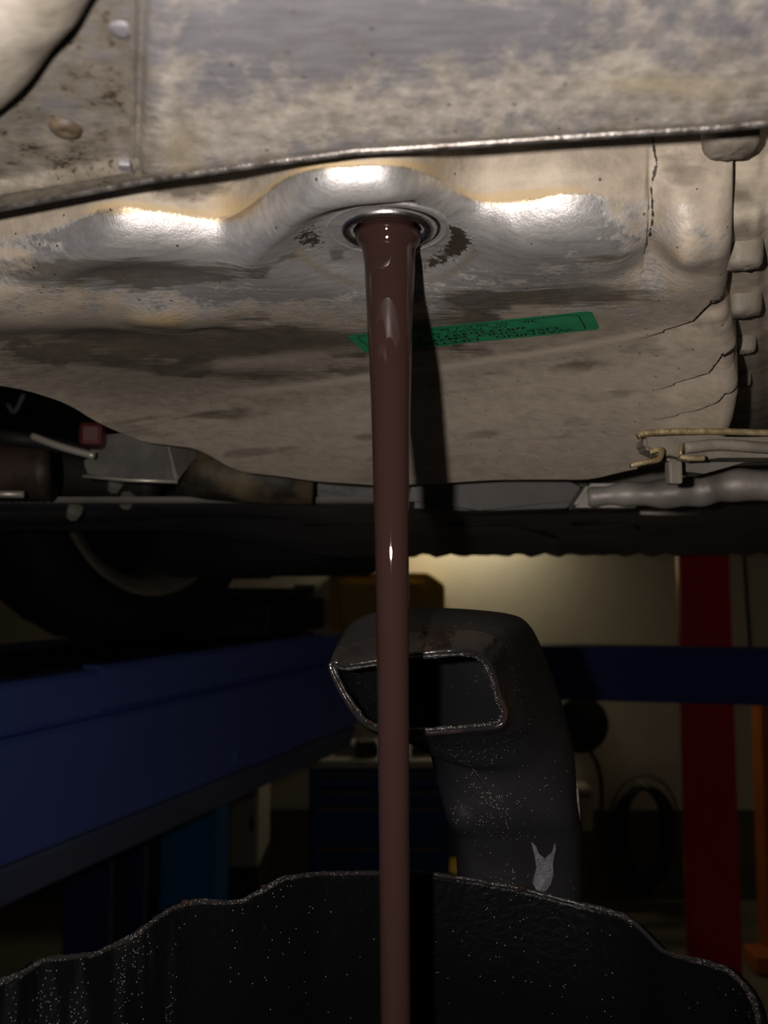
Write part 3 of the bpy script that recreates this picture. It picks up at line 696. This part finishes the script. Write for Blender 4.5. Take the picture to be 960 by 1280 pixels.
# ------------------------------------------------------------------ cut canister that catches the oil
can = thing('catch_canister', 'black plastic canister cut open at the top with ragged rim and hollow spout', 'canister', (.02, .19, H - .42))
rim = [(-40, 1262, .185), (0, 1228, .20), (20, 1222, .203), (45, 1204, .212), (62, 1198, .217), (118, 1194, .228), (150, 1178, .236), (176, 1165, .242), (205, 1140, .25), (235, 1127, .257), (300, 1128, .266), (322, 1117, .27), (350, 1098, .275), (400, 1092, .285), (475, 1091, .293), (520, 1091, .296), (580, 1098, .298),
       (655, 1111, .297), (700, 1122, .295), (742, 1134, .291), (775, 1143, .286), (795, 1155, .282), (812, 1172, .277), (826, 1187, .272), (850, 1196, .265), (885, 1203, .255), (912, 1213, .246), (932, 1232, .238), (944, 1256, .23), (950, 1285, .22), (952, 1340, .20)]
RW = [at(*p) for p in rim]
near = [Vector((.118, .165, H - .15)), Vector((.105, .12, H - .165)), Vector((.06, .085, H - .175)), Vector((0, .075, H - .18)), Vector((-.06, .085, H - .175)), Vector((-.10, .12, H - .15)), Vector((-.108, .15, H - .118))]
loop = RW + near
# resample evenly and roughen like a knife cut
seg = []
n = len(loop)
for i in range(n):
    a, b = loop[i], loop[(i + 1) % n]; k = max(2, int((b - a).length / .0009))
    for j in range(k): seg.append(a.lerp(b, j / k))
NR = len(seg); LP = np.array([tuple(s) for s in seg])
ker = np.hanning(13); ker /= ker.sum()
for ax in range(3):
    LP[:, ax] = np.convolve(np.concatenate([LP[-6:, ax], LP[:, ax], LP[:6, ax]]), ker, 'valid')
ii = np.arange(NR)
jag = .0011 * (fbm(ii / 9.0, ii * 0 + .5, 4, 8) - .46) + .0009 * (fbm(ii / 2.2, ii * 0 + .5, 2, 18) - .46)
LP[:, 2] += jag
cxy = LP[:, :2].mean(0)
levels = [0, .0015, .004, .008, .014, .022, .030, .034, .04, .06, .09, .13, .18, .22]
CB = np.zeros((len(levels) + 4, NR, 3))
zbot = H - .42
for i, dz_ in enumerate(levels):
    t = dz_ / .22; zl = LP[:, 2] * (1 - t) + (zbot + .02) * t
    sc_ = 1 - .06 * t + .02 * sstep(.026, .034, dz_) * (1 if dz_ < .3 else 0)
    wob = 1 + .004 * (fbm(ii / 26.0, ii * 0 + i * .4, 3, 4) - .46)
    CB[i, :, 0] = cxy[0] + (LP[:, 0] - cxy[0]) * sc_ * wob; CB[i, :, 1] = cxy[1] + (LP[:, 1] - cxy[1]) * sc_ * wob; CB[i, :, 2] = zl
for q, (s_, dz_) in enumerate(((.93, .008), (.88, .0), (.5, 0), (.01, 0))):
    i = len(levels) + q
    CB[i, :, 0] = cxy[0] + (LP[:, 0] - cxy[0]) * s_; CB[i, :, 1] = cxy[1] + (LP[:, 1] - cxy[1]) * s_; CB[i, :, 2] = zbot + dz_
px_ = 480 + F * CB[..., 0] / CB[..., 1].clip(.05)
left_sheen = (1 - sstep(205, 250, px_)) * (CB[..., 1] > .16)  # sheen of the left wall put in as stronger gloss and more flecks
streak = fbm(ii[None, :] / 5.0 + 0 * px_, np.arange(CB.shape[0])[:, None] / 7.0 + 0 * px_, 3, 33)
left_sheen = left_sheen * sstep(.40, .56, streak)
body = grid_mesh('canister_body', CB, M_canbody, can, closed=True, attrs=dict(left_sheen=left_sheen))
sd = body.modifiers.new('solid', 'SOLIDIFY'); sd.thickness = .0022; sd.offset = 1
bm = bmesh.new(); pts = [Vector(p) for p in LP[::2]]
pts = pts + [pts[0]]
rad = [.0006 + .0006 * float(fbm(np.array([k / 3.0]), np.array([.3]), 3, 5)[0]) for k in range(len(pts))]
tube(bm, pts, rad, 8, False); from_bm('cut_rim', bm, M_edge, can, True)['label'] = 'ragged cut rim with glinting burrs'

# spout: mouth outline then sections along a bend
def resample(pts, n):
    P = np.array(pts + [pts[0]], float); s = np.concatenate([[0], np.cumsum(np.hypot(*np.diff(P[:, :2], axis=0).T))]); t = np.linspace(0, s[-1], n + 1)[:-1]
    return np.stack([np.interp(t, s, P[:, k]) for k in range(P.shape[1])], 1)
NS = 72
# every section: outline in image pixels plus its distance; start at the top-left, clockwise
secs = []
mouth = [(417, 832, .262), (430, 836, .261), (470, 831, .260), (520, 822, .259), (575, 818, .259), (592, 820, .260), (604, 828, .261), (612, 842, .262), (620, 870, .265), (627, 888, .267), (626, 898, .268), (618, 904, .268), (580, 908, .266), (530, 912, .265), (485, 910, .264), (462, 903, .263), (445, 886, .262), (428, 858, .262)]
secs.append(mouth)
secs.append([(417, 829, .265), (432, 830, .265), (470, 822, .265), (520, 813, .265), (575, 808, .265), (598, 811, .266), (612, 820, .267), (619, 836, .268), (627, 868, .270), (634, 890, .272), (632, 902, .273), (622, 909, .273), (582, 914, .272), (532, 917, .271), (487, 914, .270), (465, 907, .269), (447, 888, .268), (430, 858, .267)])
secs.append([(426, 812, .278), (440, 800, .280), (475, 790, .282), (530, 785, .284), (585, 786, .284), (610, 790, .284), (626, 798, .284), (636, 818, .284), (645, 860, .282), (650, 893, .280), (646, 906, .278), (630, 914, .277), (590, 920, .276), (540, 921, .276), (492, 916, .277), (468, 905, .279), (450, 884, .281), (433, 850, .279)])
secs.append([(440, 796, .296), (452, 778, .300), (480, 770, .303), (535, 769, .306), (590, 773, .308), (622, 777, .309), (640, 783, .309), (654, 800, .309), (668, 850, .306), (674, 893, .294), (666, 910, .288), (645, 922, .284), (600, 930, .282), (550, 929, .282), (505, 919, .285), (482, 903, .290), (464, 878, .295), (448, 840, .295)])
secs.append([(478, 800, .318), (490, 786, .324), (520, 776, .328), (565, 773, .332), (610, 775, .335), (640, 779, .336), (658, 787, .336), (672, 812, .332), (690, 862, .322), (698, 905, .306), (688, 925, .298), (662, 940, .291), (620, 950, .288), (575, 948, .288), (535, 934, .292), (512, 912, .300), (498, 885, .312), (486, 845, .315)])
secs.append([(525, 860, .335), (540, 850, .342), (570, 842, .349), (600, 840, .353), (635, 842, .355), (660, 847, .354), (678, 858, .350), (692, 885, .340), (706, 925, .326), (712, 950, .310), (700, 956, .300), (672, 962, .2945), (630, 966, .2925), (592, 960, .2935), (560, 950, .2975), (543, 940, .308), (533, 910, .324), (527, 885, .330)])
for (l, r_, top_, yv) in ((562, 716, 992, .3005), (575, 721, 1035, .3045), (578, 722, 1085, .3075), (580, 723, 1140, .3085), (582, 724, 1200, .309)):
    w_ = r_ - l; f = []
    for (uu, vv) in ((0, .6), (.05, .9), (.2, 1.0), (.4, 1.0), (.6, 1.0), (.8, 1.0), (.93, .95), (1.0, .8), (1.0, .45), (.985, .2), (.93, .06), (.78, .0), (.6, -.02), (.43, -.05), (.22, .0), (.07, .05), (.0, .2), (0, .4)):
        sl_ = {992: 26, 1035: 12}.get(top_, 0) * (1 - max(vv, 0))
        f.append((l + w_ * uu, top_ + sl_, yv - .004 + .030 * vv))
    secs.append(f)
S = []
for s_ in secs:
    q = np.array([tuple(at(*p)) for p in s_])
    P = np.concatenate([q, q[:1]]); out = []
    m_ = len(q)
    for i in range(m_):
        for k in range(4):
            t = k / 4; p0, p1, p2, p3 = q[(i - 1) % m_], q[i], q[(i + 1) % m_], q[(i + 2) % m_]
            out.append(.5 * (2 * p1 + (p2 - p0) * t + (2 * p0 - 5 * p1 + 4 * p2 - p3) * t * t + (3 * p1 - p0 - 3 * p2 + p3) * t ** 3))
    S.append(np.array(out))
S = np.array(S); out = []
for i in range(len(S) - 1):
    for k in range(8):
        t = k / 8; p0, p1, p2, p3 = S[max(i - 1, 0)], S[i], S[i + 1], S[min(i + 2, len(S) - 1)]
        out.append(.5 * (2 * p1 + (p2 - p0) * t + (2 * p0 - 5 * p1 + 4 * p2 - p3) * t * t + (3 * p1 - p0 - 3 * p2 + p3) * t ** 3))
out.append(S[-1]); SP = np.array(out)
SP[16:, :, 1] += .0004 * (fbm(np.arange(SP.shape[1])[None, :] / 5.0 + 0 * SP[16:, :, 0], np.arange(len(SP) - 16)[:, None] / 6.0, 3, 12) - .46)
sp = grid_mesh('spout', SP, [M_canside, M_oily], can, closed=True); sp['label'] = 'hollow black spout with rectangular mouth'
for p in sp.data.polygons:
    row = p.index // SP.shape[1]
    if row < 13: p.material_index = 1
sd = sp.modifiers.new('solid', 'SOLIDIFY'); sd.thickness = .0018; sd.offset = 1
sp.data.materials.append(M_can)
bm = bmesh.new(); pts = [Vector(p) for p in SP[0]]; pts.append(pts[0]); tube(bm, pts, [.0005 + .0004 * random.random() for _ in pts], 8, False); from_bm('mouth_rim', bm, M_edge, sp, True)
# mould seam down the spout's front and the pale scuffed corner
bm = bmesh.new(); tube(bm, [Vector(SP[i, 52]) + Vector((0, -.0018, -.0002)) for i in range(12, len(SP) - 10)], .0005, 8); from_bm('mould_seam', bm, M_edge, sp, True)
fl = SP.reshape(-1, 3); fd = fl[:, 1] * math.cos(TH) + (fl[:, 2] - H) * math.sin(TH)
fpx = 480 + F * fl[:, 0] / fd; fpy = 640 - F * ((fl[:, 2] - H) * math.cos(TH) - fl[:, 1] * math.sin(TH)) / fd
def spoutY(a, b):
    k = np.hypot(fpx - a, fpy - b) < 14; return float(fl[k, 1].min())
bm = bmesh.new(); prism(bm, [at(a, b, spoutY(a, b) - .0023) for a, b in ((664, 1052), (670, 1058), (674, 1068), (682, 1074), (690, 1066), (694, 1054), (695, 1062), (691, 1080), (692, 1094), (688, 1106), (682, 1114), (672, 1115), (666, 1104), (671, 1085), (668, 1068))], (0, .0009, 0)); from_bm('scuff', bm, M_scuff, sp)
bm = bmesh.new(); tube(bm, spline([at(720, 985, .309), at(721, 1030, .311), at(719, 1070, .313), at(722, 1120, .315)], 6), [.0007 + .0012 * (k / 18) ** .5 for k in range(19)], 8); from_bm('worn_corner', bm, mat('worn_plastic', (.14, .12, .11), (.24, .21, .19), 500, .5), sp, True)
# loose burrs and beads of oil on the cut edges
for (bx, by, Y, rr) in ((653, 1110, .296, .0013), (462, 903, .262, .0010), (440, 886, .2605, .0008), (590, 818, .258, .0007), (330, 1108, .27, .0009), (232, 1128, .256, .0012), (690, 886, .309, .0006), (842, 1192, .266, .0009)):
    bm = bmesh.new(); bmesh.ops.create_icosphere(bm, subdivisions=2, radius=rr, matrix=Matrix.Translation(at(bx, by, Y)) @ Matrix.Diagonal((1.3, .9, .7, 1))); from_bm('oil_droplet', bm, M_oil, can, True)

# stand under the canister (below the frame)
sdn = thing('drain_stand', 'round steel stand carrying the black cut canister, below the picture', 'stand', (.02, .19, 0))
bm = bmesh.new(); tube(bm, [(cxy[0], cxy[1], .03), (cxy[0], cxy[1], zbot - .02)], .03, 20); from_bm('stand_column', bm, M_bluecab, sdn, True)
bm = bmesh.new(); lathe(bm, [(.001, 0), (.25, 0), (.25, .03), (.001, .03)], (cxy[0], cxy[1], 0), n=40); from_bm('stand_base', bm, M_bluecab, sdn)
bm = bmesh.new(); lathe(bm, [(.001, 0), (.09, 0), (.09, .019), (.001, .019)], (cxy[0], cxy[1], zbot - .0215), n=40); from_bm('stand_plate', bm, M_bluecab, sdn)

# ------------------------------------------------------------------ vehicle lift
O = Vector((-.46, 1.0, H)); lift = thing('vehicle_lift', 'blue steel vehicle lift with long runway at left and cross beam at right', 'vehicle lift', (O.x, O.y, 0))
def along(t, e, z): return O + D * t + E * e + Vector((0, 0, z))
def rail(name, t0, t1, secp, m, parent):    # section (e, z) swept along the lift
    bm = bmesh.new(); prism(bm, [along(t0, e, z) for e, z in secp], D * (t1 - t0)); return from_bm(name, bm, m, parent)
rw = rail('runway', -2.2, 1.02, [(0.012, -.192), (0.018, -.198), (0.018, -.335), (-.50, -.335), (-.50, -.132), (-.004, -.132), (-.004, -.192)], M_blue, lift)
rail('side_rail', -2.2, .172, [(0, -.128), (.006, -.134), (.006, -.186), (0, -.188), (-.03, -.188), (-.03, -.128)], M_blue, lift)
rail('side_rail', .178, .86, [(0, -.124), (.006, -.130), (.006, -.184), (0, -.188), (-.03, -.188), (-.03, -.124)], M_blue, lift)
rail('lower_flange', -2.2, 1.0, [(.018, -.338), (.022, -.343), (.010, -.385), (.004, -.385), (-.04, -.345), (-.04, -.338)], M_blueflange, lift)
rail('rubber_strip', -2.2, .95, [(-.06, -.132), (-.06, -.126), (-.30, -.126), (-.30, -.132)], M_black, lift)
for (t, z, e) in ((-.12, -.30, .019), (.5, -.31, .019)):
    bm = bmesh.new(); lathe(bm, [(.001, .006), (.009, .006), (.012, .002), (.012, 0)], (0, 0, 0), n=6, M=Matrix.Translation(along(t, e, z)) @ Vector((0, 0, 1)).rotation_difference(E).to_matrix().to_4x4()); from_bm('bolt', bm, M_blue, lift)
bm = bmesh.new(); a = at(560, 806, 2.02); b = at(1120, 815, 1.98); c2 = at(1120, 887, 1.98); d2 = at(560, 871, 2.02)
prism(bm, [a, b, c2, d2], (0, .10, 0)); bmesh.ops.bevel(bm, geom=list(bm.edges), offset=.006, segments=2, affect='EDGES'); from_bm('cross_beam', bm, M_blue2, lift)
bm = bmesh.new(); prism(bm, [at(-100 + 530, 800, 2.05), at(600, 806, 2.03), at(600, 871, 2.03), at(430, 865, 2.05)], (0, .10, 0)); from_bm('beam_end', bm, M_blue2, lift)
# channel post below the runway
def vbox(x0, x1, Y, dy, z0, z1, bev=.003):
    bm = bmesh.new(); xa = (x0 - 480) / F * Y; xb = (x1 - 480) / F * Y; box(bm, ((xa + xb) / 2, Y + dy / 2, (z0 + z1) / 2), (xb - xa, dy, z1 - z0), 0, bev); return bm
from_bm('post_web', vbox(92, 276, 2.72, .02, .012, 3.1), M_blue2, lift)
from_bm('post_flange', vbox(94, 146, 2.6, .12, .012, 3.1), M_blue2, lift)
from_bm('post_lip', vbox(146, 152, 2.56, .16, .012, 3.1), M_blueflange, lift)
from_bm('post_lip', vbox(188, 194, 2.56, .14, .012, 3.1), M_blueflange, lift)
from_bm('post_flange', vbox(208, 276, 2.5, .2, .012, 3.1), M_bluepost, lift)
bm = bmesh.new(); box(bm, (-.75, 2.68, .006), (.6, .4, .012)); from_bm('post_foot', bm, M_blue2, lift)
bm = bmesh.new(); tube(bm, spline([at(925, 600, 2.2), at(930, 690, 2.2), at(938, 810, 2.2), at(940, 830, 2.2)], 6), .005, 8); from_bm('cable', bm, M_black, lift, True)

rj = thing('rolling_jack', 'dark rolling jack standing on the far end of the blue runway, right of the wheel', 'jack', (-.3, 1.9, H - .13))
def on_run(t, e, z, size, name, m, bev=.006):
    bm = bmesh.new(); box(bm, along(t, e, z), size, math.pi / 2 - .3841, bev); return from_bm(name, bm, m, rj)
on_run(.86, -.22, -.085, (.26, .34, .07), 'jack_body', M_under); on_run(.86, -.22, -.038, (.22, .30, .02), 'jack_top', M_brake)
on_run(.98, -.10, -.07, (.03, .05, .10), 'jack_bracket', M_cast); on_run(.72, -.22, -.108, (.02, .36, .03), 'jack_roller', M_brake)
# red post behind the beam
rp = thing('steel_post', 'glossy red square steel post standing on the floor at right', 'post', at(880, 1100, 3.0) * 1 - Vector((0, 0, float(at(880, 1100, 3.0).z))))
from_bm('post_shaft', vbox(848, 912, 3.0, .04, .012, 3.45, .006), M_red, rp)
bm = bmesh.new(); box(bm, (1.155, 3.02, .006), (.34, .34, .012)); from_bm('base_plate', bm, M_red, rp)
# orange stand at right edge
og = thing('shop_crane', 'orange steel shop crane at the right edge with foot on the floor', 'crane', (1.98, 4.3, 0))
from_bm('crane_post', vbox(944, 985, 4.3, .12, .06, 1.36, .004), M_orange, og)
bm = bmesh.new(); box(bm, (2.0, 4.3, .05), (.36, .16, .08), 0, .006); from_bm('crane_leg', bm, M_orange, og)
bm = bmesh.new(); tube(bm, [(2.0, 4.30, 1.2), (1.98, 4.22, .2)], .012, 10); from_bm('hydraulic_ram', bm, M_black, og, True)
# blue tool cabinet
tcab = thing('tool_cabinet', 'low blue tool cabinet with drawers below the runway, left of the spout', 'cabinet', (0, 3.7, 0))
xa = (388 - 480) / F * 3.5; xb = (560 - 480) / F * 3.5; zt = H - .79
bm = bmesh.new(); box(bm, ((xa + xb) / 2, 3.73, zt / 2), (xb - xa, .44, zt), 0, .006); from_bm('cabinet_body', bm, M_bluecab, tcab)
for (p0, p1) in ((966, 984), (987, 1003), (1008, 1052), (1058, 1120)):
    za = at(400, p1, 3.5).z; zb_ = at(400, p0, 3.5).z
    bm = bmesh.new(); box(bm, ((xa + xb) / 2, 3.503, (za + zb_) / 2), (xb - xa - .05, .022, zb_ - za), 0, .003); dr = from_bm('drawer', bm, M_bluecab, tcab)
    bm = bmesh.new(); box(bm, ((xa + xb) / 2, 3.485, zb_ - .006), (xb - xa - .07, .018, .012), 0, .003); from_bm('handle', bm, mat('brass_handle', (.16, .13, .07), None, 20, .5) if p0 == 966 else bpy.data.materials['brass_handle'], dr)
bm = bmesh.new(); box(bm, ((xa + xb) / 2, 3.73, zt + .016), (xb - xa + .04, .48, .03), 0, .004); from_bm('cabinet_top', bm, M_pale, tcab)
ztop = zt + .031
def small(name, label, cat, px, Y, w_, d_, h_, m, z=ztop, rz=0, group=None):
    x = (px - 480) / F * Y; bm = bmesh.new(); box(bm, (x, Y, z + h_ / 2), (w_, d_, h_), rz, min(w_, d_, h_) * .15)
    box(bm, (x, Y, z + h_ + .004), (w_ * .8, d_ * .8, .012), rz); return tag(from_bm(name, bm, m), label, cat, group)
small('parts_box', 'dark parts box on the blue tool cabinet left of the oil stream', 'box', 458, 3.62, .09, .10, .05, M_brake, rz=.2)
small('paper_box', 'small pale box on the blue cabinet, left of the dark parts box', 'box', 432, 3.66, .07, .10, .028, M_pale, rz=.3)
small('parts_tin', 'brown tin on the blue cabinet right of the oil stream', 'tin', 522, 3.66, .06, .06, .07, M_rust)
small('parts_carton', 'yellowish carton on the blue cabinet at its right end', 'carton', 538, 3.66, .05, .08, .06, M_pale, rz=.4)
# pale locker and a bottle near it
lk = thing('steel_locker', 'pale metal locker standing behind the blue post', 'locker', (-.6, 4.2, 0))
xa = (281 - 480) / F * 4.0; xb = (327 - 480) / F * 4.0
bm = bmesh.new(); box(bm, ((xa + xb) / 2, 4.2, H - 1.155), (xb - xa, .4, .41), 0, .006); from_bm('locker_body', bm, M_pale, lk)
bm = bmesh.new(); box(bm, ((xa + xb) / 2, 4.2, (H - 1.36) / 2), (xb - xa, .38, H - 1.36)); from_bm('locker_plinth', bm, M_under, lk)
bm = bmesh.new(); box(bm, ((xa + xb) / 2, 3.992, H - 1.155), (xb - xa - .02, .016, .37), 0, .003); dr = from_bm('door', bm, M_pale, lk)
bm = bmesh.new(); box(bm, (xb - .03, 3.978, H - 1.15), (.012, .014, .06)); from_bm('handle', bm, M_black, dr)
bm = bmesh.new(); lathe(bm, [(.001, 0), (.055, 0), (.058, .01), (.058, .16), (.04, .19), (.02, .20), (.02, .23), (.001, .232)], ((308 - 480) / F * 4.75, 4.75, 0), n=20); tag(from_bm('fluid_bottle', bm, M_pale, None, True), 'small pale bottle on the floor in front of the pale locker', 'bottle')
# yellow wall unit
yu = thing('wall_unit', 'yellow metal unit with a slanted corner on the back wall behind the spout', 'wall unit', at(485, 745, 5.0))
pl = [(413, 716), (535, 716), (556, 731), (556, 790), (413, 790)]
pxprism('unit_body', pl, 4.95, .25, M_yellow, yu, .01)
pxprism('unit_cover', [(425, 728), (528, 728), (528, 782), (425, 782)], 4.93, .02, M_yellow, yu, .004)
# black cable coils and reel on the wall
hcoil = thing('cable_coil', 'black cable coil hanging on the wall left of the red post', 'cable', at(805, 990, 4.9))
hk = at(805, 985, 5.02)
for k in range(7):
    c = at(806 + 6 * math.sin(k * 2.1), 1038 + 2 * k, 4.96 + .025 * k); rx = .13 + .018 * math.sin(k * 1.7); rz_ = .24 + .012 * k
    pts = [c + Vector((rx * math.sin(t) * (1 + .12 * math.cos(t)), .015 * math.sin(3 * t + k), rz_ * math.cos(t))) for t in [2 * math.pi * q / 36 for q in range(37)]]
    bm = bmesh.new(); tube(bm, pts, .011, 8, False); from_bm('cable_loop', bm, M_black, hcoil, True)
bm = bmesh.new(); c = at(806, 1020, 4.93); tube(bm, [c + Vector((.19 * math.sin(t), 0, .23 * math.cos(t))) for t in [(-1.5 + 3 * q / 20) for q in range(21)]], .008, 8); from_bm('pale_hose_loop', bm, mat('hose_grey', (.12, .11, .09), None, 20, .6), hcoil, True)
bm = bmesh.new(); tube(bm, [hk + Vector((0, .13, .02)), hk + Vector((0, -.08, .02)), hk + Vector((0, -.09, .06))], .012, 10); from_bm('hook', bm, M_alloy, hcoil, True)
rl = thing('hose_reel', 'black hose reel on the wall right of the spout with hanging hose', 'hose reel', at(722, 905, 4.9))
MR = Matrix.Translation(at(722, 903, 4.85)) @ Matrix.Rotation(math.pi / 2, 4, 'X')
bm = bmesh.new(); lathe(bm, [(.001, -.08), (.15, -.08), (.16, -.07), (.15, -.05), (.09, -.045), (.09, .045), (.15, .05), (.16, .07), (.15, .08), (.001, .08)], (0, 0, 0), n=32, M=MR); from_bm('reel_drum', bm, M_black, rl, True)
bm = bmesh.new(); box(bm, at(716, 895, 5.05), (.08, .30, .28), 0, .01); from_bm('reel_bracket', bm, M_black, rl)
bm = bmesh.new(); tube(bm, spline([at(735, 935, 4.85), at(748, 960, 4.85), at(752, 1000, 4.85), at(745, 1060, 4.85), at(735, 1110, 4.88)], 6), .012, 8); from_bm('hanging_hose', bm, M_black, rl, True)
pn = thing('heater_panel', 'pale upright panel heater on the wall below the hose reel', 'heater', at(731, 1000, 5.1))
pxprism('heater_body', [(700, 985), (742, 985), (742, 1040), (700, 1040)], 5.0, .18, M_pale, pn, .01)
pxprism('heater_grille', [(705, 992), (738, 992), (738, 996), (705, 996)], 4.99, .02, M_dado, pn)
# drum on the floor between spout and cabinet
bm = bmesh.new(); lathe(bm, [(.001, 0), (.12, 0), (.13, .02), (.14, .34), (.145, .36), (.14, .37), (.001, .37)], (.46, 4.7, 0), n=32); tag(from_bm('floor_bucket', bm, M_yellow, None, True), 'dull yellow bucket on the floor right of the blue cabinet', 'bucket')
